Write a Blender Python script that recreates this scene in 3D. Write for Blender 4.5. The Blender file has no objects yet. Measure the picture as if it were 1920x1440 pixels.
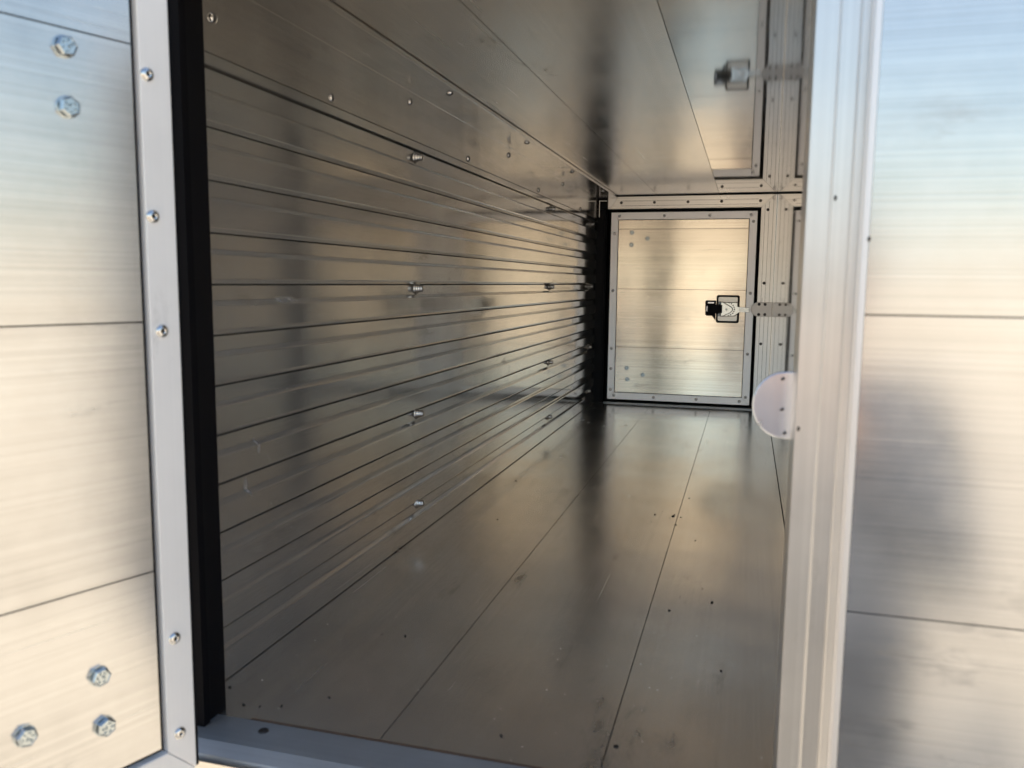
import bpy, bmesh, math, random
from mathutils import Vector, Matrix
random.seed(7)
R = math.radians
sc = bpy.context.scene
COL = sc.collection

# ------------------------------------------------------------------ camera
cam_d = bpy.data.cameras.new('camera')
cam = bpy.data.objects.new('camera', cam_d); COL.objects.link(cam)
CAM = Vector((-.0665, -.5525, .35425))
c_r = Vector((.96223, .27205, .01014)); c_u = Vector((-.04275, .11422, .99254)); c_f = Vector((-.26886, .95548, -.12153))
cam.matrix_world = Matrix(((c_r.x, c_u.x, -c_f.x, CAM.x), (c_r.y, c_u.y, -c_f.y, CAM.y), (c_r.z, c_u.z, -c_f.z, CAM.z), (0, 0, 0, 1)))
cam_d.sensor_fit = 'HORIZONTAL'; cam_d.sensor_width = 36.0
cam_d.lens = 36.0 * 1558.0 / 1920.0
cam_d.clip_start = .01; cam_d.clip_end = 3000
cam_d.dof.use_dof = True; cam_d.dof.focus_distance = 1.5; cam_d.dof.aperture_fstop = 10.0
sc.camera = cam

# ------------------------------------------------------------------ sky and sun
SUN_AZ, SUN_EL = R(-25), R(40)          # measured from +Y; the sun stands behind the box, this side is in open shade
w = bpy.data.worlds.new('World'); sc.world = w; w.use_nodes = True
wn = w.node_tree
bg = wn.nodes['Background']; bg.inputs['Strength'].default_value = .125
sky = wn.nodes.new('ShaderNodeTexSky'); sky.sky_type = 'NISHITA'; sky.sun_disc = False
sky.sun_elevation = SUN_EL; sky.sun_rotation = SUN_AZ
sky.air_density = 1.2; sky.dust_density = 2.2; sky.ozone_density = 0.0
wn.links.new(sky.outputs['Color'], bg.inputs['Color'])
sun_d = bpy.data.lights.new('sun', 'SUN'); sun_d.energy = 5.0; sun_d.angle = R(.53); sun_d.color = (1, .90, .75)
sun = bpy.data.objects.new('sun', sun_d); COL.objects.link(sun)
sdir = Vector((math.sin(SUN_AZ) * math.cos(SUN_EL), math.cos(SUN_AZ) * math.cos(SUN_EL), math.sin(SUN_EL)))
sun.rotation_euler = (-sdir).to_track_quat('-Z', 'Y').to_euler()
sun.location = sdir * 20

vs = sc.view_settings
vs.view_transform = 'Standard'; vs.look = 'None'; vs.gamma = 1.0; vs.use_curve_mapping = False
vs.exposure = 0.92
cy = sc.cycles
cy.max_bounces = 24; cy.glossy_bounces = 20; cy.diffuse_bounces = 6
cy.use_denoising = True; cy.sample_clamp_indirect = 6.0
cy.caustics_reflective = True; cy.blur_glossy = 0.3

# ------------------------------------------------------------------ dimensions (metres)
W, L, H = .5, 1.887, .6055
PL = .1705                                # width of one extruded plank

# ------------------------------------------------------------------ material helpers
def nodes(name):
    m = bpy.data.materials.new(name); m.use_nodes = True
    nt = m.node_tree
    return m, nt, nt.nodes['Principled BSDF']
def N(nt, t, **kw):
    n = nt.nodes.new(t)
    for k, v in kw.items():
        if k.startswith('i_'): n.inputs[k[2:]].default_value = v
        else: setattr(n, k, v)
    return n
def mathn(nt, op, a, b=None, clamp=False):
    n = nt.nodes.new('ShaderNodeMath'); n.operation = op; n.use_clamp = clamp
    for i, v in enumerate((a, b)):
        if v is None: continue
        if hasattr(v, 'is_output') or hasattr(v, 'links'): nt.links.new(v, n.inputs[i])
        else: n.inputs[i].default_value = v
    return n.outputs[0]
def noise(nt, coord, scale, detail=3, rough=.5, vec_scale=(1, 1, 1), loc=(0, 0, 0)):
    mp = N(nt, 'ShaderNodeMapping'); mp.inputs['Scale'].default_value = vec_scale; mp.inputs['Location'].default_value = loc
    nt.links.new(coord, mp.inputs['Vector'])
    n = N(nt, 'ShaderNodeTexNoise'); n.inputs['Scale'].default_value = scale; n.inputs['Detail'].default_value = detail; n.inputs['Roughness'].default_value = rough
    nt.links.new(mp.outputs[0], n.inputs['Vector'])
    return n.outputs['Fac']
def mapr(nt, v, a, b, c, d):
    n = N(nt, 'ShaderNodeMapRange'); n.clamp = True
    nt.links.new(v, n.inputs[0])
    for i, x in enumerate((a, b, c, d)): n.inputs[i + 1].default_value = x
    return n.outputs[0]

def alu(name, base=(.62, .61, .60), rough=.16, along='y', aniso=.45, tangent=None, streak=.06, rvar=.05, smudge=.05,
        bump=.15, wave=.0, smears=(), specks=.0, metallic=1.0, scuff=.0):
    """Extruded mill-finish aluminium: die lines along one axis, cloudy handling marks, faint buckling."""
    m, nt, bs = nodes(name)
    co = N(nt, 'ShaderNodeTexCoord').outputs['Object']
    hi, lo = 480.0, 1.1
    vsx = {'x': (lo, hi, hi), 'y': (hi, lo, hi), 'z': (hi, hi, lo)}[along]
    fine = noise(nt, co, 1.0, 4, .62, vsx)
    mid = noise(nt, co, 1.0, 2, .5, tuple(.16 * v if v > 2 else .5 for v in vsx), (3.1, 1.7, 5.2))
    cloud = noise(nt, co, 9.0, 5, .6)
    scr = noise(nt, co, 1.0, 2, .5, {'x': (4, 420, 420), 'y': (420, 4, 420), 'z': (420, 420, 4)}[along], (9, 4, 1))
    scratch = mapr(nt, scr, .70, .80, 0, .7)
    # colour
    f1 = mathn(nt, 'MULTIPLY', mathn(nt, 'SUBTRACT', fine, .5), streak * 2)
    f2 = mathn(nt, 'MULTIPLY', mathn(nt, 'SUBTRACT', mid, .5), streak * .55)
    f3 = mathn(nt, 'MULTIPLY', mathn(nt, 'SUBTRACT', cloud, .5), smudge * 2)
    tot = mathn(nt, 'ADD', mathn(nt, 'ADD', f1, f2), f3)
    val = mathn(nt, 'ADD', tot, 1.0)
    mul = N(nt, 'ShaderNodeVectorMath', operation='SCALE'); mul.inputs[0].default_value = base
    nt.links.new(val, mul.inputs['Scale'])
    colr = mul.outputs[0]
    # roughness
    r = mathn(nt, 'ADD', mathn(nt, 'MULTIPLY', mathn(nt, 'SUBTRACT', cloud, .45), rvar * 3), rough)
    r = mathn(nt, 'ADD', r, mathn(nt, 'MULTIPLY', mathn(nt, 'SUBTRACT', mid, .5), rvar * .6))
    r = mathn(nt, 'ADD', r, mathn(nt, 'MULTIPLY', scratch, .18))
    r = mathn(nt, 'MAXIMUM', r, .04)
    if scuff > 0:                         # sparse dark rubs and handling marks with ragged outlines
        va = {'x': (10, 30, 30), 'y': (30, 10, 30), 'z': (30, 30, 10)}[along]
        sc1 = mapr(nt, noise(nt, co, 1.0, 7, .72, va, (2.3, 6.1, 4.4)), .585, .70, 0, 1)
        sc2 = mapr(nt, noise(nt, co, 5.0, 2, .5, (1, 1, 1), (7.7, 1.3, 2.9)), .46, .62, 0, 1)
        sk_ = mathn(nt, 'MULTIPLY', mathn(nt, 'MULTIPLY', sc1, sc2), scuff)
        dk = N(nt, 'ShaderNodeVectorMath', operation='SCALE'); nt.links.new(colr, dk.inputs[0])
        nt.links.new(mathn(nt, 'SUBTRACT', 1.0, sk_), dk.inputs['Scale']); colr = dk.outputs[0]
        r = mathn(nt, 'ADD', r, mathn(nt, 'MULTIPLY', sk_, .30))
    met = None
    masks = []
    for (loc, size, seed) in smears:
        mp = N(nt, 'ShaderNodeMapping'); mp.vector_type = 'TEXTURE'
        mp.inputs['Location'].default_value = loc; mp.inputs['Scale'].default_value = size
        nt.links.new(co, mp.inputs['Vector'])
        ln = N(nt, 'ShaderNodeVectorMath', operation='LENGTH'); nt.links.new(mp.outputs[0], ln.inputs[0])
        fall = mapr(nt, ln.outputs['Value'], .35, 1.0, 1, 0)
        ns = noise(nt, co, 60, 4, .6, (1, 1, 1), (seed, seed, 0))
        masks.append(mapr(nt, mathn(nt, 'MULTIPLY', fall, ns), .30, .60, 0, .55))
    if specks > 0:
        sp = noise(nt, co, 300, 1, .5)
        masks.append(mathn(nt, 'MULTIPLY', mapr(nt, sp, .76, .79, 0, 1), specks))
    if masks:
        mk = masks[0]
        for x in masks[1:]: mk = mathn(nt, 'MAXIMUM', mk, x)
        mx = N(nt, 'ShaderNodeMix', data_type='RGBA'); nt.links.new(mk, mx.inputs[0]); nt.links.new(colr, mx.inputs[6]); mx.inputs[7].default_value = (.74, .75, .78, 1)
        colr = mx.outputs[2]
        met = mathn(nt, 'MULTIPLY', mathn(nt, 'SUBTRACT', 1.0, mathn(nt, 'MULTIPLY', mk, .6)), metallic)
        r = mathn(nt, 'ADD', r, mathn(nt, 'MULTIPLY', mk, .35))
    nt.links.new(colr, bs.inputs['Base Color']); nt.links.new(r, bs.inputs['Roughness'])
    if met is not None: nt.links.new(met, bs.inputs['Metallic'])
    else: bs.inputs['Metallic'].default_value = metallic
    bs.inputs['Anisotropic'].default_value = aniso
    if aniso > 0:
        t = tangent or {'x': (0, 0, 1), 'y': (1, 0, 0), 'z': (1, 0, 0)}[along]
        cx = N(nt, 'ShaderNodeCombineXYZ')
        for i in range(3): cx.inputs[i].default_value = t[i]
        nt.links.new(cx.outputs[0], bs.inputs['Tangent'])
    # relief: die lines, and slow buckling of the sheet
    b1 = N(nt, 'ShaderNodeBump'); b1.inputs['Strength'].default_value = bump; b1.inputs['Distance'].default_value = .0004
    nt.links.new(mathn(nt, 'ADD', fine, mathn(nt, 'MULTIPLY', mid, .35)), b1.inputs['Height'])
    nrm = b1.outputs[0]
    if wave > 0:
        slow = noise(nt, co, 7.0, 1, .4)
        b2 = N(nt, 'ShaderNodeBump'); b2.inputs['Strength'].default_value = 1.0; b2.inputs['Distance'].default_value = wave
        nt.links.new(slow, b2.inputs['Height']); nt.links.new(nrm, b2.inputs['Normal']); nrm = b2.outputs[0]
    nt.links.new(nrm, bs.inputs['Normal'])
    return m

def plain(name, col, rough=.5, metallic=0.0, var=.12, scale=60, bump=.1, spec=.5):
    m, nt, bs = nodes(name)
    co = N(nt, 'ShaderNodeTexCoord').outputs['Object']
    n = noise(nt, co, scale, 4, .6)
    v = mathn(nt, 'ADD', mathn(nt, 'MULTIPLY', mathn(nt, 'SUBTRACT', n, .5), var * 2), 1.0)
    mul = N(nt, 'ShaderNodeVectorMath', operation='SCALE'); mul.inputs[0].default_value = col
    nt.links.new(v, mul.inputs['Scale']); nt.links.new(mul.outputs[0], bs.inputs['Base Color'])
    nt.links.new(mathn(nt, 'ADD', mathn(nt, 'MULTIPLY', mathn(nt, 'SUBTRACT', n, .5), .2), rough), bs.inputs['Roughness'])
    bs.inputs['Metallic'].default_value = metallic
    bs.inputs['Specular IOR Level'].default_value = spec
    b = N(nt, 'ShaderNodeBump'); b.inputs['Strength'].default_value = bump; b.inputs['Distance'].default_value = .001
    nt.links.new(n, b.inputs['Height']); nt.links.new(b.outputs[0], bs.inputs['Normal'])
    return m

DE = Vector((-.3496, -.9369, 0)).normalized()       # direction of the open door, hinge to free edge
DN = Vector((.9369, -.3496, 0)).normalized()        # its inner face looks this way
M = {
    'floor': alu('floor_aluminium', (0.96, 0.92, 0.86), 0.19, 'y', .60, streak=.13, rvar=.04, smudge=.12, metallic=.88, scuff=0.45, bump=.025, wave=.0016, specks=.30),
    'ceiling': alu('ceiling_aluminium', (0.72, 0.69, 0.655), 0.045, 'y', .15, streak=.08, rvar=.012, smudge=.04, metallic=.86, bump=.015, wave=.0002),
    'ceiling_rough': alu('dull_ceiling_aluminium', (0.84, 0.8, 0.75), 0.2, 'y', .70, streak=.12, rvar=.06, smudge=.05, metallic=.82, scuff=0.3, bump=.02, wave=.0006),
    'wall': alu('wall_aluminium', (0.735, 0.728, 0.715), 0.1, 'y', .30, (0, 0, 1), streak=.10, rvar=.05, smudge=.12, metallic=.78, scuff=0.4, bump=.04, wave=.0007, specks=.35,
                smears=(((-.5, .175, .335), (.03, .045, .006), 1.0), ((-.5, .10, .165), (.03, .007, .016), 4.0), ((-.5, .115, .20), (.03, .005, .014), 7.0))),
    'wall_right': alu('side_wall_aluminium', (0.8, 0.785, 0.765), 0.03, 'y', .2, (0, 0, 1), streak=.05, rvar=.008, smudge=.03, bump=.008, wave=.00015),
    'angle': alu('angle_aluminium', (.75, .725, .695), .16, 'y', .3, (0, 0, 1), streak=.10, rvar=.06, smudge=.25, metallic=.80, scuff=0.7, bump=.06, wave=.0014),
    'frame_v': alu('frame_post_aluminium', (.80, .79, .78), .32, 'z', .3, (1, 0, 0), streak=.12, rvar=.05, smudge=.16, scuff=0.5, bump=.10, metallic=.90),
    'frame_h': alu('frame_rail_aluminium', (.82, .79, .75), .30, 'x', .3, (0, 0, 1), streak=.30, rvar=.08, smudge=.12, bump=.14, metallic=.92),
    'door': alu('door_aluminium', (0.92, 0.845, 0.725), 0.16, 'x', .45, (0, 0, 1), streak=.26, rvar=.06, smudge=.14, scuff=0.35, bump=.12, wave=.0009, metallic=.93),
    'door_near': alu('open_door_aluminium', (0.75, 0.745, 0.735), 0.2, 'x', .35, (0, 0, 1), streak=.20, rvar=.08, smudge=.34, scuff=0.45, bump=.06, wave=.0011, specks=.06, metallic=.86),
    'trim': alu('door_trim_satin_aluminium', (.95, .94, .95), .44, 'z', .0, streak=.04, rvar=.03, smudge=.07, bump=.05, metallic=.88),
    'trim_lit': alu('bright_lit_trim', (.95, .95, .96), .42, 'z', .0, streak=.05, rvar=.05, smudge=.10, scuff=0.25, bump=.04, metallic=.05),  # same strip as the far trim, made whiter so it looks brightly lit
    'outer': alu('outer_door_aluminium', (0.72, 0.72, 0.72), 0.16, 'x', .35, (0, 0, 1), streak=.22, rvar=.07, smudge=.28, scuff=0.45, bump=.06, wave=.0010, specks=.08, metallic=.82),
    'plate': alu('strike_plate_steel', (0.84, 0.88, 0.97), 0.2, 'z', .0, streak=.06, rvar=.05, smudge=.12, scuff=0.5, bump=.05, metallic=.9),  # blue tint puts the reflected sky into the steel colour
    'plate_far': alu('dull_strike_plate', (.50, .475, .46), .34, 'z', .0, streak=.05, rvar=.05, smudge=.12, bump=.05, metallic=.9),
    'pan': alu('latch_pan_steel', (.88, .84, .78), .35, 'x', .0, streak=.05, rvar=.05, smudge=.15, bump=.05, metallic=.9),
    'dark_metal': alu('dark_anodised_metal', (.055, .056, .062), .22, 'z', .0, streak=.10, rvar=.05, smudge=.10, bump=.05, metallic=.9),
    'sill': alu('sill_aluminium', (0.5, 0.51, 0.52), 0.36, 'x', .2, (0, 1, 0), streak=.16, rvar=.08, smudge=.30, scuff=0.7, bump=.08, metallic=.45, specks=.3),
    'zinc': alu('zinc_plated_steel', (0.6, 0.67, 0.71), 0.22, 'x', .0, streak=.02, rvar=.08, smudge=.40, bump=.12),
    'mark': alu('stamped_zinc', (.30, .37, .42), .35, 'x', .0, streak=.02, rvar=.05, smudge=.2, bump=.05),
    'lever': alu('bright_zinc', (.84, .88, .88), .22, 'x', .0, streak=.02, rvar=.06, smudge=.2, bump=.05),
    'rivet': alu('rivet_steel', (.82, .82, .82), .15, 'x', .0, streak=.02, rvar=.04, smudge=.06, bump=.03),
    'screw': plain('dark_screw_steel', (.10, .09, .085), .38, .8),
    'rubber': plain('black_rubber', (.006, .006, .008), .62, 0, .3, 40, .2, .10),
    'black': plain('black_painted_steel', (.007, .007, .009), .50, 0, .2, 30, .1, .12),
    'seam': plain('dark_seam', (.03, .028, .027), .7),
    'dirt': plain('dark_dirt', (.02, .018, .015), .9),
    'rust': plain('rusty_sealant', (.22, .13, .08), .8, 0, .4, 90, .3),
    'hole': plain('rivet_hole', (.01, .01, .01), .8),
}

# ------------------------------------------------------------------ mesh helpers
def tag(o, label=None, cat=None, group=None, kind=None):
    for k, v in (('label', label), ('category', cat), ('group', group), ('kind', kind)):
        if v: o[k] = v
    return o
PM = {}                                    # matrix of every parent that is not at the origin
def link(name, me, mat, parent=None, local=False):
    o = bpy.data.objects.new(name, me); COL.objects.link(o)
    if mat and not me.materials: me.materials.append(M[mat] if isinstance(mat, str) else mat)
    if parent:
        o.parent = parent
        if not local and parent.name in PM: o.matrix_parent_inverse = PM[parent.name].inverted()
    return o
def empty(name, loc, rz=0, parent=None):
    o = bpy.data.objects.new(name, None); COL.objects.link(o); o.empty_display_size = .05
    o.location = loc; o.rotation_euler = (0, 0, rz)
    PM[o.name] = Matrix.Translation(loc) @ Matrix.Rotation(rz, 4, 'Z')
    return o
def mesh(name, bm, smooth=False):
    bmesh.ops.recalc_face_normals(bm, faces=bm.faces)
    me = bpy.data.meshes.new(name); bm.to_mesh(me); bm.free()
    if smooth:
        for p in me.polygons: p.use_smooth = True
    return me
def bevel(bm, w, seg=1, ang=40):
    es = [e for e in bm.edges if len(e.link_faces) == 2 and e.calc_face_angle(0) > R(ang)]
    if w > 0: bmesh.ops.bevel(bm, geom=es, offset=w, segments=seg, affect='EDGES', profile=.5, clamp_overlap=True)
def prism(bm, pts, axis, a, b):
    """polygon given in the two remaining axes (cyclic order xyz), extruded along axis from a to b"""
    def v(p, t):
        return {'x': (t, p[0], p[1]), 'y': (p[0], t, p[1]), 'z': (p[0], p[1], t)}[axis]
    A = [bm.verts.new(v(p, a)) for p in pts]; B = [bm.verts.new(v(p, b)) for p in pts]
    n = len(pts)
    bm.faces.new(A); bm.faces.new(B[::-1])
    for i in range(n): bm.faces.new((A[i], A[(i + 1) % n], B[(i + 1) % n], B[i]))
def box(name, x0, x1, y0, y1, z0, z1, mat, parent=None, bev=.0004, local=False, seg=1):
    bm = bmesh.new(); prism(bm, [(x0, y0), (x1, y0), (x1, y1), (x0, y1)], 'z', z0, z1); bevel(bm, bev, seg)
    return link(name, mesh(name, bm), mat, parent, local)
def poly(name, pts, axis, a, b, mat, parent=None, bev=.0004, local=False, seg=1):
    bm = bmesh.new(); prism(bm, pts, axis, a, b); bmesh.ops.recalc_face_normals(bm, faces=bm.faces); bevel(bm, bev, seg)
    return link(name, mesh(name, bm), mat, parent, local)
def lathe(bm, prof, n=20, twist=0):
    """profile of (radius, height) turned about Z"""
    rings = []
    for r, h in prof:
        if r <= 1e-7: rings.append([bm.verts.new((0, 0, h))])
        else: rings.append([bm.verts.new((r * math.cos(2 * math.pi * i / n + twist), r * math.sin(2 * math.pi * i / n + twist), h)) for i in range(n)])
    for a, b in zip(rings, rings[1:]):
        for i in range(n):
            j = (i + 1) % n
            if len(a) == 1 and len(b) == 1: continue
            if len(a) == 1: bm.faces.new((a[0], b[i], b[j]))
            elif len(b) == 1: bm.faces.new((a[i], a[j], b[0]))
            else: bm.faces.new((a[i], a[j], b[j], b[i]))
def lathe_mesh(name, prof, n=20, smooth=True):
    bm = bmesh.new(); lathe(bm, prof, n); me = mesh(name, bm, smooth)
    return me
def aim(normal, loc, roll=0):
    q = Vector(normal).to_track_quat('Z', 'Y')
    return Matrix.Translation(loc) @ q.to_matrix().to_4x4() @ Matrix.Rotation(roll, 4, 'Z')
def place(name, me, mat, parent, mw, local=False):
    o = link(name, me, mat, parent, local)
    o.matrix_parent_inverse = Matrix()
    o.matrix_basis = mw if (local or parent is None or parent.name not in PM) else PM[parent.name].inverted() @ mw
    return o

# small hardware, shared mesh data
def hex_bolt_mesh():
    bm = bmesh.new()
    lathe(bm, [(.0066, 0), (.0066, .0006), (.0060, .0007)], 24)                  # thin bearing face
    lathe(bm, [(.0062, .0005), (.0062, .0042), (.0055, .0049), (.0052, .0050), (.0049, .0046), (0, .0046)], 6)   # hexagon head with a sunk face
    me = mesh('hex_bolt', bm); me.materials.append(M['zinc']); return me
def hex_mark_mesh():
    bm = bmesh.new()
    for k in range(7):
        a = random.uniform(0, 6.28); r = .0030 if k < 5 else .0011
        x, y = r * math.cos(k * 1.05 + .3), r * math.sin(k * 1.05 + .3)
        c, s = math.cos(a), math.sin(a); l, t = .0009, .00035
        prism(bm, [(x + c * l - s * t, y + s * l + c * t), (x - c * l - s * t, y - s * l + c * t), (x - c * l + s * t, y - s * l - c * t), (x + c * l + s * t, y + s * l - c * t)], 'z', .0045, .0051)
    me = mesh('head_marking', bm); me.materials.append(M['mark']); return me
HEX, HEXMARK = hex_bolt_mesh(), hex_mark_mesh()
RIV = lathe_mesh('rivet', [(.0046, 0), (.0045, .0006), (.0038, .0016), (.0024, .0022), (.0011, .0023), (.0009, .0012), (0, .0012)], 18); RIV.materials.append(M['rivet'])
RIVH = lathe_mesh('mandrel', [(.0010, .0013), (.0009, .0020), (0, .0020)], 10); RIVH.materials.append(M['hole'])
DOME = lathe_mesh('rivet', [(.0052, 0), (.0051, .0008), (.0043, .0022), (.0026, .0032), (.0010, .0035), (0, .0035)], 18); DOME.materials.append(M['rivet'])
STUD = lathe_mesh('stud', [(.0085, 0), (.0085, .0007), (.0062, .0012), (.0062, .0040), (.0052, .0046), (.0047, .0050), (.0047, .0060), (.0041, .0064), (.0047, .0068),
                           (.0047, .0080), (.0041, .0084), (.0047, .0088), (.0047, .0100), (.0036, .0112), (0, .0112)], 18); STUD.materials.append(M['rivet'])
SCR = lathe_mesh('screw', [(.0042, 0), (.0041, .0006), (.0034, .0011), (.0016, .0012), (.0013, .0004), (0, .0004)], 14); SCR.materials.append(M['screw'])
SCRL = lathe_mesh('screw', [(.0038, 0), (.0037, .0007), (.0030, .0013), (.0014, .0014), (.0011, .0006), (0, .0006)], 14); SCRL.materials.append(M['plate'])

# ------------------------------------------------------------------ ground behind the camera (it lights the box and is mirrored in it)
gm, gnt, gbs = nodes('dry_ground')
gco = N(gnt, 'ShaderNodeTexCoord').outputs['Object']
g1 = noise(gnt, gco, .35, 6, .6); g2 = noise(gnt, gco, 9, 5, .65)
gr = N(gnt, 'ShaderNodeValToRGB'); gr.color_ramp.elements[0].position = .32; gr.color_ramp.elements[0].color = (.42, .37, .295, 1)
gr.color_ramp.elements[1].position = .70; gr.color_ramp.elements[1].color = (.55, .49, .395, 1)
gnt.links.new(mathn(gnt, 'ADD', mathn(gnt, 'MULTIPLY', g1, .6), mathn(gnt, 'MULTIPLY', g2, .4)), gr.inputs[0])
gnt.links.new(gr.outputs[0], gbs.inputs['Base Color']); gbs.inputs['Roughness'].default_value = .95
GZ = -1.2
bm = bmesh.new(); n = 96
bmesh.ops.create_grid(bm, x_segments=n, y_segments=n, size=1)
for v in bm.verts:                         # rings that widen outwards; low unseen bank added to warm the metal's reflections
    rr_ = max(abs(v.co.x), abs(v.co.y)); d = 1500 * rr_ ** 4
    a_ = math.atan2(v.co.y, v.co.x); v.co = Vector((math.cos(a_) * d, math.sin(a_) * d, 0))
    t_ = max(0.0, min(1.0, (d - 9.0) / 18.0)); v.co.z = GZ + 3.2 * t_ * t_ * (3 - 2 * t_)
ground = link('ground', mesh('ground', bm), gm); tag(ground, kind='structure')

# ------------------------------------------------------------------ floor, ceiling, walls
floor = box('floor', -W - .012, .012, .001, L + .028, -.030, -.0035, 'seam', None, 0); tag(floor, 'bare aluminium plank floor of the storage compartment', kind='structure')
fx = [-W + .0005, -.3275, -.1560, -.0005]
for a, b in zip(fx, fx[1:]):
    box('plank', a + .00045, b - .00045, .002, L - .001, -.003, 0, 'floor', floor, .0003)
ceiling = box('ceiling', -W - .012, .012, -.03, L + .028, H + .0040, H + .030, 'seam', None, 0); tag(ceiling, 'shiny aluminium plank ceiling mirroring the far door', kind='structure')
for a, b in zip(fx, fx[1:3] + [.0025]):
    box('plank', a + .00045, b - .00045, -.029, L - .001, H, H + .0035, 'ceiling' if b > -.05 else 'ceiling_rough', ceiling, .0003)

XB = -W - .0050                           # recessed plane of the ribbed wall
wall = box('wall_left', XB - .024, XB, .012, L - .004, -.001, H + .003, 'seam', None, 0); tag(wall, 'ribbed aluminium side wall with raised horizontal slats', kind='structure')
XR = -W + .002
ch = .0038
ribs = []
for k in range(-8, 4):
    z1 = .3755 + .0434 * k; z0 = z1 - .0215
    if k == -8: z0 = .0010
    ribs.append((z0, z1))
XG = XB + .0012                           # face of the recessed slats; the backing shows dark in the joints
for i, (z0, z1) in enumerate(ribs):
    lo = z0 if i == 0 else z0 - ch
    poly('slat', [(XB - .001, lo), (XG, lo), (XR, z0), (XR, z1), (XG, z1 + ch), (XB - .001, z1 + ch)], 'y', .016, L - .0075, 'wall', wall, .0010, seg=2)
    top = ribs[i + 1][0] - ch if i + 1 < len(ribs) else .5280
    if top - z1 - ch > .004: box('recessed_slat', XB - .001, XG, .016, L - .0075, z1 + ch + .0002, top - .0013, 'wall', wall, .0003)
# smooth upper plate and the aluminium angle that joins wall and ceiling
box('upper_plate', XB - .001, XR + .0006, .016, L - .006, .5285, .5368, 'wall', wall, .0008)
angle = poly('corner_angle', [(XB - .001, .5385), (-W + .0010, .5385), (-W + .0010, .5985), (-.4400, .5985), (-.4400, .6046), (XB - .001, .6046)], 'y', .016, L - .006, 'angle', wall, .0006)
for y, z in [(.066, .567), (.269, .5455), (.7177, .5460), (1.1752, .5465), (1.628, .5465), (.4836, .585), (.947, .585), (1.4126, .586)]:
    place('rivet', DOME, None, angle, aim((1, 0, 0), (-W + .0010, y, z)))
for y in (.112, .506, .900, 1.2955, 1.69):
    place('rivet', DOME, None, angle, aim((0, 0, -1), (-.4525, y, .5985)))
for y in (.512, 1.309, 1.800):
    for z in (.519, .3445, .1720, .0445):
        inrib = any(a - .001 < z < b + .001 for a, b in ribs)
        place('stud', STUD, None, wall, aim((1, 0, 0), (XR if inrib else XG, y, z)))

wall_r = box('wall_right', .0, .024, .012, L - .002, -.001, H + .003, 'wall_right', None, 0); tag(wall_r, 'smooth mirror-like aluminium wall seen edge-on at the right', kind='structure')

blocker = box('leak_blocker', -W - .03, .03, L + .046, L + .060, -.05, H + .04, 'black', None, 0); tag(blocker, 'black sheet added behind the far door frame against light leaks', kind='structure')  # added sheet, closes light leaks around the far frame

# ------------------------------------------------------------------ door frames
def profile_post(name, x0, x1, yf, yb, z0, z1, parent, sgn, mit=0.0):
    """vertical frame post with two drawn grooves on the face that looks along sgn*y"""
    g, d = .0006, .0008
    w_ = x1 - x0
    face = yf; dd = d * (-sgn)
    pts = [(x0, yb), (x0, face)]
    for t in (.36, .66):
        xc = x0 + w_ * t
        pts += [(xc - g, face), (xc - g * .4, face + dd), (xc + g * .4, face + dd), (xc + g, face)]
    pts += [(x1, face), (x1, yb)]
    return poly(name, pts, 'z', z0, z1, 'frame_v', parent, .0005)

OX0, OX1, OZ0, OZ1 = -.4690, -.0415, .0035, .5675       # clear opening of both frames
ff = empty('door_surround', (-.25, L, 0)); tag(ff, 'mitred aluminium frame with dark screws around the closed far door', 'door frame', kind='thing')
yF = L                                                   # its face looks towards the camera (-y)
def rail(name, z_in, z_out, xa_in, xb_in, xa_out, xb_out, y0, y1, parent):
    bm = bmesh.new()
    prism(bm, [(xa_in, z_in), (xb_in, z_in), (xb_out, z_out), (xa_out, z_out)], 'y', y0, y1)
    bmesh.ops.recalc_face_normals(bm, faces=bm.faces); bevel(bm, .0005)
    return link(name, mesh(name, bm), 'frame_h', parent)
g = .0004
rt = rail('top_rail', OZ1, H - .003, OX0 + .006 + g, OX1 - g, -.4400 + g, -.0065, yF, yF + .022, ff)
for z in (.5765, .5900): box('groove_line', -.430, -.05, yF - .0002, yF + .001, z - .0003, z + .0003, 'seam', rt, 0)
rp = poly('side_post', [(OX1, OZ0), (OX1, OZ1), (-.0060, H - .003), (-.0008, H - .003), (-.0008, OZ0)], 'y', yF, yF + .022, 'frame_v', ff, .0005)
for t in (.25, .52, .80): box('groove_line', OX1 + t * .040 - .00035, OX1 + t * .040 + .00035, yF - .0002, yF + .001, OZ0 + .002, OZ1 + t * .03, 'seam', rp, 0)
poly('corner_piece', [(-.4690, OZ1), (OX0 + .006 - g, OZ1), (-.4400 - g, H - .0045), (-.4690, H - .0045)], 'y', yF + .001, yF + .022, 'frame_v', ff, .0005)
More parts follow.
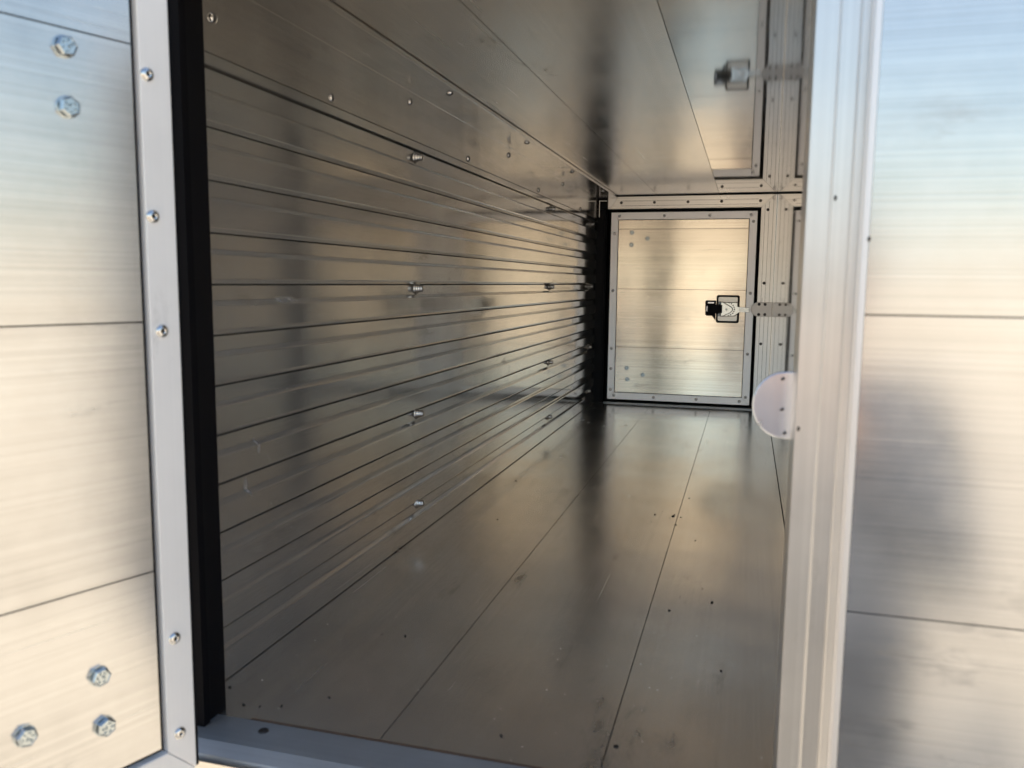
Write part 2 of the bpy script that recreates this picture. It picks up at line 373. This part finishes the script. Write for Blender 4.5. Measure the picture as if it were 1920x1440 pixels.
# black hinge-side post and rubber gasket
box('hinge_post', XB - .002, OX0 - .0065, L - .0055, L + .028, .0005, OZ1 - .0005, 'black', ff, .001)
box('hinge_seal', OX0 - .0060, OX0, L - .0058, L + .028, .0005, OZ1 - .0005, 'rubber', ff, .001)
box('top_bracket', XB + .0005, OX0 - .001, L - .0045, L + .026, OZ1 + .0005, .5975, 'black', ff, .001)
box('bracket_edge', -.4935, -.4920, L - .0062, L - .0050, .545, .592, 'frame_v', ff, 0)
box('bracket_edge', -.4915, -.4705, L - .0062, L - .0050, .590, .5915, 'frame_h', ff, 0)
def gasket(parent, x0, x1, z0, z1, t, y0, y1):
    for nm, b in (('gasket', (x0 - .01, x0 + t, z0 - .01, z1 + .01)), ('gasket', (x1 - t, x1 + .01, z0 - .01, z1 + .01)),
                  ('gasket', (x0 + t + .0003, x1 - t - .0003, z1 - t, z1 + .01)), ('gasket', (x0 + t + .0003, x1 - t - .0003, z0 - .01, z0 + t))):
        box(nm, b[0], b[1], y0, y1, b[2], b[3], 'rubber', parent, .0008)
gasket(ff, OX0, OX1, OZ0, OZ1, .0100, yF + .0225, yF + .040)
box('sill', -W, 0, L + .0005, L + .0220, -.008, .0030, 'sill', ff, .0008)
for x in (-.4304, -.3356, -.2414, -.1492, -.0446): place('screw', SCR, None, ff, aim((0, -1, 0), (x, yF, .5852), random.random()))
for x, z in ((-.0238, .5605), (-.0250, .3590), (-.0265, .1890), (-.027, .03)): place('screw', SCR, None, ff, aim((0, -1, 0), (x, yF, z), random.random()))

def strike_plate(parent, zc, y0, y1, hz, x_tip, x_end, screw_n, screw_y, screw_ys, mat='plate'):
    pts = []
    r = hz
    for i in range(13):
        a = math.pi / 2 + math.pi * i / 12
        pts.append((x_tip + r * .92 + r * .92 * math.cos(a), zc + r * math.sin(a)))
    pts += [(x_end, zc - hz), (x_end, zc + hz)]
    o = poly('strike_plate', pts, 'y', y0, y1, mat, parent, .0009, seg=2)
    for x in screw_ys:
        for dz in (.0142, -.0142): place('screw', SCR, None, o, aim(screw_n, (x, screw_y, zc + dz), random.random()))
    return o
strike_plate(ff, .2858, yF - .0042, yF - .0006, .0202, -.0572, -.0012, (0, -1, 0), yF - .0042, (-.0357, -.0195), 'plate_far')

nf = empty('door_surround', (-.25, 0, 0)); tag(nf, 'near door frame with a grooved bright right post and a black hinge post', 'door frame', kind='thing')
profile_post('side_post', -.0366, -.0004, -.040, .0100, -.030, H + .02, nf, -1)
box('hinge_post', XB - .055, OX0, -.012, .0115, -.002, H + .02, 'black', nf, .002, seg=2)
box('seal_lip', OX0 - .012, OX0 + .0022, -.020, -.0125, .0015, H, 'rubber', nf, .0022, seg=2)
box('seal_lip', OX0 - .050, OX0 - .014, -.030, -.0125, -.010, H, 'rubber', nf, .003, seg=2)
box('top_rail', -.60, -.0370, -.040, .0100, OZ1, H + .02, 'frame_h', nf, .0006)
sill = poly('sill', [(.0015, -.012), (.0015, .0012), (-.0340, .0012), (-.0460, -.0040), (-.0460, -.050), (-.040, -.050), (-.038, -.012)], 'x', -.52, -.0370, 'sill', nf, .0010)
box('sill_front', -.62, -.0370, -.0520, -.0465, -.090, -.0055, 'frame_h', nf, .0015, seg=2)
poly('sealant_line', [(.0019, -.002), (.0050, -.002), (.0046, .0007), (.0022, .0009)], 'x', -.44, -.045, 'rust', nf, 0)
for x, y in ((-.4192, -.0115), (-.12, -.0115)): place('screw', SCR, None, nf, aim((0, 0, 1), (x, y, .0012)))
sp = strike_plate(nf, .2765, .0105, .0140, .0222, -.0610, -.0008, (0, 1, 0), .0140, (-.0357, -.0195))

for x, z in ((-.0432, .2935), (-.0428, .2735), (-.0405, .2580)): place('screw_tip', lathe_mesh('screw_tip', [(.0008, 0), (.0008, .0030), (.0004, .0036), (0, .0036)], 10), 'screw', sp, aim((.5, -1, .3), (x, .0106, z)))
# ------------------------------------------------------------------ doors (local axes: +x from the hinge edge to the free edge, inner face looks to -y, z up)
DW, DZ0, DZ1, TW = .4090, .0115, .5585, .0208
def make_door(name, loc, rz, label, seams, bolts, rivets, trim_gap, latch=True, matp='door', dz=0, flip=1, trim='trim'):
    """flip=-1 mirrors the inner face direction: local x still runs from the hinge"""
    root = empty(name, loc, rz); tag(root, label, 'door', kind='thing')
    P_ = dict(local=True)
    yi, yo = 0.0, .030
    z0, z1 = DZ0 + dz, DZ1 + dz
    def B(nm, x0, x1, za, zb, ya, yb, mat, par=root, bev=.0005, seg=1):
        return box(nm, x0, x1, min(ya * flip, yb * flip), max(ya * flip, yb * flip), za, zb, mat, par, bev, True, seg)
    B('core', .002, DW - .002, z0 + .002, z1 - .002, .006, yo, 'black', bev=0)
    zs = [z0 + TW + trim_gap] + [s for s in seams if z0 + TW + .01 < s < z1 - TW - .01] + [z1 - TW - trim_gap]
    for a, b in zip(zs, zs[1:]):
        ga = .0005 if a != zs[0] else 0; gb = .0005 if b != zs[-1] else 0
        B('plank', TW + trim_gap, DW - TW - trim_gap, a + ga, b - gb, .0012, .006, matp, bev=.0004)
    n_ = Vector((0, -flip, 0))
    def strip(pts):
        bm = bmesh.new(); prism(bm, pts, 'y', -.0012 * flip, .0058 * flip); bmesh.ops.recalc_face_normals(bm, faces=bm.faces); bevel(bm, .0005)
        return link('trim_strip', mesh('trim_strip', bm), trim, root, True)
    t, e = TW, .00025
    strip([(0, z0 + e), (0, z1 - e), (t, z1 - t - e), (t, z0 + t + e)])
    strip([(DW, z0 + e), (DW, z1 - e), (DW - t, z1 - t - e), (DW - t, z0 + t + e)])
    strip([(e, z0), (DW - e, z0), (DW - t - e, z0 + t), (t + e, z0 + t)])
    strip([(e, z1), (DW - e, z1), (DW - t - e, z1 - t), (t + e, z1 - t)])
    for x, z in rivets:
        o = place('rivet', RIV, None, root, aim(n_, (x, -.0012 * flip, z)), True)
        place('mandrel', RIVH, None, o, Matrix(), True)
    for i, (x, z) in enumerate(bolts):
        o = place('hex_bolt', HEX, None, root, aim(n_, (x, .0012 * flip, z), .35 * i + .1), True)
        place('head_marking', HEXMARK, None, o, Matrix.Rotation(i * 1.9, 4, 'Z'), True)
    # rubber along the edges
    B('edge_rubber', -.0035, -.0004, z0, z1, .0015, yo, 'rubber', bev=.001)
    B('edge_rubber', DW + .0004, DW + .0035, z0, z1, .0015, yo, 'rubber', bev=.001)
    # outer skin
    B('outer_skin', -.002, DW + .002, z0 - .002, z1 + .002, yo + .0005, yo + .0035, 'outer')
    if latch:
        xc, zc = DW - .0700, .2848 + dz
        lt = empty('latch', (0, 0, 0)); lt.parent = root; PM.pop(lt.name, None)
        def LB(nm, pts, ya, yb, mat, par=lt, bev=.0006, seg=1):
            bm = bmesh.new(); prism(bm, pts, 'y', ya * flip, yb * flip); bmesh.ops.recalc_face_normals(bm, faces=bm.faces); bevel(bm, bev, seg)
            return link(nm, mesh(nm, bm), mat, par, True)
        def rr(x0, x1, za, zb, r):
            out = []
            for (cx, cz, a0) in ((x1 - r, zb - r, 0), (x0 + r, zb - r, 90), (x0 + r, za + r, 180), (x1 - r, za + r, 270)):
                for q in range(5):
                    a = R(a0 + 22.5 * q); out.append((cx + r * math.cos(a), cz + r * math.sin(a)))
            return out
        # black bezel standing on the panel, bright pan inside it
        LB('bezel', rr(xc - .0320, xc + .0320, zc - .0395, zc + .0395, .006), -.0012, .004, 'black')
        LB('pan', rr(xc - .0270, xc + .0265, zc - .0340, zc + .0345, .004), -.0020, .001, 'pan')
        LB('bezel_tail', [(xc - .0330, zc + .0240), (xc - .0600, zc + .0240), (xc - .0630, zc + .0205), (xc - .0620, zc - .0170), (xc - .0580, zc - .0200), (xc - .0430, zc - .0200), (xc - .0330, zc - .0330)], -.0012, .004, 'black')
        LB('handle_block', rr(xc - .0540, xc - .0140, zc - .0125, zc + .0125, .002), -.0130, .0, 'black', bev=.0010)
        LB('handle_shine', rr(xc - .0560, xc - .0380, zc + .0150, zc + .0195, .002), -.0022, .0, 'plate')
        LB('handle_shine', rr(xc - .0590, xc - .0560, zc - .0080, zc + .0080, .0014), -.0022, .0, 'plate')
        # zinc lever plate with pointed cam and its arm
        LB('lever_plate', [(xc - .0175, zc + .0185), (xc + .0260, zc + .0185), (xc + .0265, zc + .0075), (xc + .0330, zc + .0062), (xc + .0600, zc + .0050), (xc + .0600, zc - .0080), (xc + .0310, zc - .0085),
                           (xc + .0225, zc - .0160), (xc + .0190, zc - .0185), (xc - .0175, zc - .0205)], -.0090, -.0062, 'lever')
        LB('lever_shade', [(xc - .0188, zc + .0198), (xc + .0272, zc + .0198), (xc + .0278, zc + .0088), (xc + .0330, zc + .0072), (xc + .0320, zc - .0096), (xc + .0235, zc - .0172), (xc + .0198, zc - .0198), (xc - .0188, zc - .0218)], -.0058, -.0024, 'black')  # black outline standing in for the lever's shadow on the pan
        LB('cam_shade', [(xc - .0198, zc + .0205), (xc - .0138, zc + .0205), (xc + .0110, zc + .0068), (xc + .0148, zc + .0005), (xc + .0130, zc - .0056), (xc + .0064, zc - .0115), (xc - .0138, zc - .0210), (xc - .0198, zc - .0210)], -.0096, -.0091, 'black', bev=.0001)  # thin black outline standing in for shade around the cam
        LB('cam', [(xc - .0190, zc + .0195), (xc - .0140, zc + .0195), (xc + .0100, zc + .0060), (xc + .0135, zc + .0005), (xc + .0120, zc - .0050), (xc + .0060, zc - .0105), (xc - .0140, zc - .0200), (xc - .0190, zc - .0200)], -.0130, -.0098, 'lever', bev=.0012)
        LB('arm_ridge', rr(xc + .0310, xc + .0600, zc - .0045, zc + .0015, .002), -.0120, -.0091, 'lever', bev=.0012, seg=2)
        for (dx, dzz) in ((-.0225, .0170), (-.0235, -.0160)):
            o = place('lug', lathe_mesh('lug', [(.0046, 0), (.0046, .0024), (.0014, .0026), (.0012, .001), (0, .001)], 14), 'zinc', lt, aim(n_, (xc + dx, -.0021 * flip, zc + dzz)), True)
        for k in range(9):
            a = R(-75 + 18.5 * k); hx, hz = xc - .003 + .0215 * math.cos(a), zc + .0185 * math.sin(a)
            place('hole', lathe_mesh('hole', [(.0018, 0), (.0018, .0004), (0, .0004)], 10), 'hole', lt, aim(n_, (hx, -.0090 * flip, hz)), True)
        place('pivot', lathe_mesh('pivot', [(.0030, 0), (.0028, .0008), (.0010, .0010), (0, .0006)], 12), 'zinc', lt, aim(n_, (xc - .0035, -.0130 * flip, zc - .001)), True)
    return root

FX = -.4595                                   # hinge edge of the far door
far_bolts = [(.0612, .5009), (.1063, .4839), (.0606, .4658), (.0563, .1058), (.1040, .0871), (.0588, .0725)]
far_riv = [(x - FX, z) for x, z in ((-.4354, .5480), (-.3067, .5480), (-.1801, .5478), (-.0686, .5478), (-.4485, .4981), (-.4495, .3327), (-.4500, .1628), (-.4500, .1024), (-.4500, .0399),
                                     (-.4392, .0225), (-.3224, .0222), (-.1993, .0220), (-.0780, .0218), (-.0608, .5295), (-.0610, .3301), (-.0612, .1583), (-.0612, .0343))]
make_door('door', (FX, L + .0085, 0), 0, 'closed plank door with a latch at the far end of the compartment', (.168, .3382, .5105), far_bolts, far_riv, .0016)

# open door at the left: hinge edge of its inner face
P0 = Vector((-.4419, -.0989, 0)) - DE * .0245
rz = math.atan2(DE.y, DE.x)
# local +x = DE; local -y must look along DN
ly = Matrix.Rotation(rz, 3, 'Z') @ Vector((0, 1, 0))
flip = 1 if ly.dot(DN) < 0 else -1
near_bolts = [(.0658, .4882), (.0658, .4540), (.1109, .4710), (.0650, .1008), (.0632, .0660), (.1109, .0811)]
near_riv = [(.0181, .4822), (.0182, .3940), (.0152, .3200), (.0152, .1085), (.0141, .0387)] + [(.06 + .12 * i, .019) for i in range(4)] + [(.06 + .12 * i, .548) for i in range(4)] + [(DW - .010, z) for z in (.04, .16, .33, .52)]
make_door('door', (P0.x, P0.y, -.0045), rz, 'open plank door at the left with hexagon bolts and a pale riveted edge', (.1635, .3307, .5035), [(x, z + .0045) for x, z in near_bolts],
          [(x - .002, z + .0045) for x, z in near_riv], .0040, flip=flip, trim='trim_lit', matp='door_near')

# closed neighbouring door, outer face, right of the opening
nd = empty('door', (.2, -.045, 0)); tag(nd, 'smooth outer face of the neighbouring closed door at the right edge', 'door', kind='thing')
box('core', -.0070, .42, -.0545, -.0420, -.06, .62, 'black', nd, 0)
zz = [-.0580, -.0015, .1690, .3385, .5090, .6180]
for a, b in zip(zz, zz[1:]):
    box('plank', -.0046, .42, -.0600, -.0550, a + .0004, b - .0004, 'outer', nd, .0005)
box('edge_strip', -.0080, -.0048, -.0602, -.0415, -.0580, .6180, 'trim', nd, .0012, seg=2)

# ------------------------------------------------------------------ crumbs of dirt on the floor
bm = bmesh.new()
spots = [(-.3834, .1873), (-.4880, .0443), (-.0907, .3705), (-.1346, .333), (-.0757, .2028), (-.2384, .0379), (-.1496, .0489), (-.1906, .7115), (-.1629, .7111), (-.4589, .0214), (-.4446, .0229), (-.4277, .029), (-.3967, .0535)]
spots += [(random.uniform(-.25, -.12), random.uniform(.55, .95)) for _ in range(14)] + [(random.uniform(-.48, -.05), random.uniform(.05, 1.2)) for _ in range(16)]
for i, (x, y) in enumerate(spots):
    s = random.uniform(.0011, .0020) if i < 13 else random.uniform(.0005, .0011)
    mt = Matrix.Translation((x, y, s * .35)) @ Matrix.Rotation(random.uniform(0, 3), 4, 'Z') @ Matrix.Diagonal((s * random.uniform(.6, 1.3), s * random.uniform(1, 1.9), s * .6, 1))
    bmesh.ops.create_icosphere(bm, subdivisions=1, radius=1.0, matrix=mt)
for x, y, z in ((-.0212, -.0404, .4035), (-.0047, -.0605, .3795), (-.0345, -.0404, .2700)):
    bmesh.ops.create_icosphere(bm, subdivisions=1, radius=1.0, matrix=Matrix.Translation((x, y, z)) @ Matrix.Diagonal((.0009, .0005, .0017, 1)))
cr = link('dirt_crumbs', mesh('dirt_crumbs', bm, True), 'dirt'); tag(cr, 'scattered black crumbs of dirt on the compartment floor', 'dirt', kind='stuff')

# ------------------------------------------------------------------ the person taking the picture: only mirrored, blurred, in the right-hand door
def build_person():
    V, E, Rad = [], [], []
    def v(p, r, par=None):
        V.append(p); Rad.append(r if isinstance(r, tuple) else (r, r)); i = len(V) - 1
        if par is not None: E.append((par, i))
        return i
    cx, cy = .03, -1.02
    pel = v((cx, cy, -.26), (.200, .125))
    sp1 = v((cx, cy, -.10), (.195, .125), pel); ch_ = v((cx, cy + .01, .06), (.190, .125), sp1); up = v((cx, cy + .01, .150), (.130, .095), ch_)
    nk = v((cx, cy + .015, .225), (.055, .058), up); h0 = v((cx, cy + .03, .285), (.062, .075), nk); h1 = v((cx, cy + .035, .355), (.076, .095), h0); h2 = v((cx, cy + .03, .430), (.066, .085), h1)
    v((cx, cy + .145, .325), (.010, .012), v((cx, cy + .105, .345), (.016, .014), h1))          # nose
    for sx in (-1, 1): v((cx + sx * .088, cy + .025, .345), (.007, .018), v((cx + sx * .07, cy + .03, .345), (.02, .025), h1))
    for sx, hx in ((-1, -.145), (1, .012)):
        shd = v((cx + sx * .165, cy + .01, .145), .072, up)
        elb = v((cx + sx * .215, cy + .13, -.085), .052, shd)
        mid = v(((cx + sx * .215 + hx) / 2 + sx * .02, cy + .26, .065), .043, elb)
        wr = v((hx + sx * .010, -.655, .225), .028, mid)
        pm = v((hx + sx * .004, -.615, .285), (.020, .036), wr); kn = v((hx, -.590, .325), (.016, .036), pm)
        for q, ln in enumerate((.030, .038, .036, .026)):                                       # fingers behind the phone
            b0 = v((hx - sx * .006, -.584, .345 - .020 * q + .012), .0088, kn)
            b1 = v((hx - sx * (.010 + ln * .5), -.577, .348 - .020 * q + .012), .0082, b0)
            v((hx - sx * (.010 + ln), -.576, .347 - .020 * q + .010), .0075, b1)
        t0 = v((hx - sx * .004, -.600, .285), .0105, pm); t1 = v((hx - sx * .016, -.585, .290), .0095, t0); v((hx - sx * .034, -.580, .300), .0085, t1)
        hip = v((cx + sx * .095, cy, -.36), (.110, .105), pel); kne = v((cx + sx * .105, cy + .02, -.74), .078, hip); cal = v((cx + sx * .110, cy - .005, -.90), .066, kne)
        ank = v((cx + sx * .115, cy - .01, -1.125), .042, cal); ft = v((cx + sx * .122, cy + .08, -1.155), (.042, .036), ank); v((cx + sx * .128, cy + .17, -1.168), (.040, .026), ft)
    me = bpy.data.meshes.new('person'); me.from_pydata(V, E, [])
    o = bpy.data.objects.new('person_tmp', me); COL.objects.link(o)
    o.modifiers.new('skin', 'SKIN'); sub = o.modifiers.new('sub', 'SUBSURF'); sub.levels = 2
    sk = me.skin_vertices[0].data
    for i, r in enumerate(Rad): sk[i].radius = r
    sk[0].use_root = True
    dg = bpy.context.evaluated_depsgraph_get(); dg.update()
    body = bpy.data.meshes.new_from_object(o.evaluated_get(dg)); bpy.data.objects.remove(o)
    lo = min(p.co.z for p in body.vertices)
    for p in body.vertices: p.co.z += (GZ - lo) * max(0, min(1, (-.9 - p.co.z) / .25))
    body.materials.clear()
    for m_ in (plain('dark_blue_jacket', (.06, .07, .095), .85, 0, .25, 30, .5), plain('dark_trousers', (.04, .046, .062), .9, 0, .2, 30, .4), plain('skin', (.42, .25, .17), .5, 0, .1, 20, .1), plain('dark_shoes', (.02, .018, .016), .5)):
        body.materials.append(m_)
    for f in body.polygons:
        c = f.center; f.use_smooth = True
        if c.z < -1.08: f.material_index = 3
        elif c.z < -.27: f.material_index = 1
        elif (c.z > .215 and c.y < -.80) or c.y > -.668: f.material_index = 2
        else: f.material_index = 0
    root = empty('person', (cx, cy, GZ)); tag(root, 'person in a dark jacket, only a blurred dark reflection in the right-hand door', 'person', kind='thing')
    link('body', body, None, root)
    bm = bmesh.new(); bmesh.ops.create_uvsphere(bm, u_segments=24, v_segments=16, radius=1)
    for q in bm.verts:
        q.co = Vector((cx + q.co.x * .086, cy + .018 + q.co.y * .108, .392 + q.co.z * .100))
        if q.co.y > cy + .075 and q.co.z < .43: q.co.y = cy + .06
        q.co += Vector((random.uniform(-1, 1), random.uniform(-1, 1), random.uniform(-1, 1))) * .002
    link('hair', mesh('hair', bm, True), plain('brown_hair', (.05, .032, .02), .7, 0, .5, 200, .6), root)
    for sx in (-1, 1):
        me_ = lathe_mesh('eye', [(.011, -.004), (.009, .004), (0, .007)], 12); place('eye', me_, plain('eye', (.10, .08, .07), .2), root, aim((0, 1, 0), (cx + sx * .030, cy + .118, .360)))
    ph = box('phone', -.142, .010, -.5655, -.5575, .318, .390, plain('black_phone', (.012, .012, .014), .2), None, .003, seg=2); tag(ph, 'black phone held up by the person behind the camera', 'phone', kind='thing')
build_person()
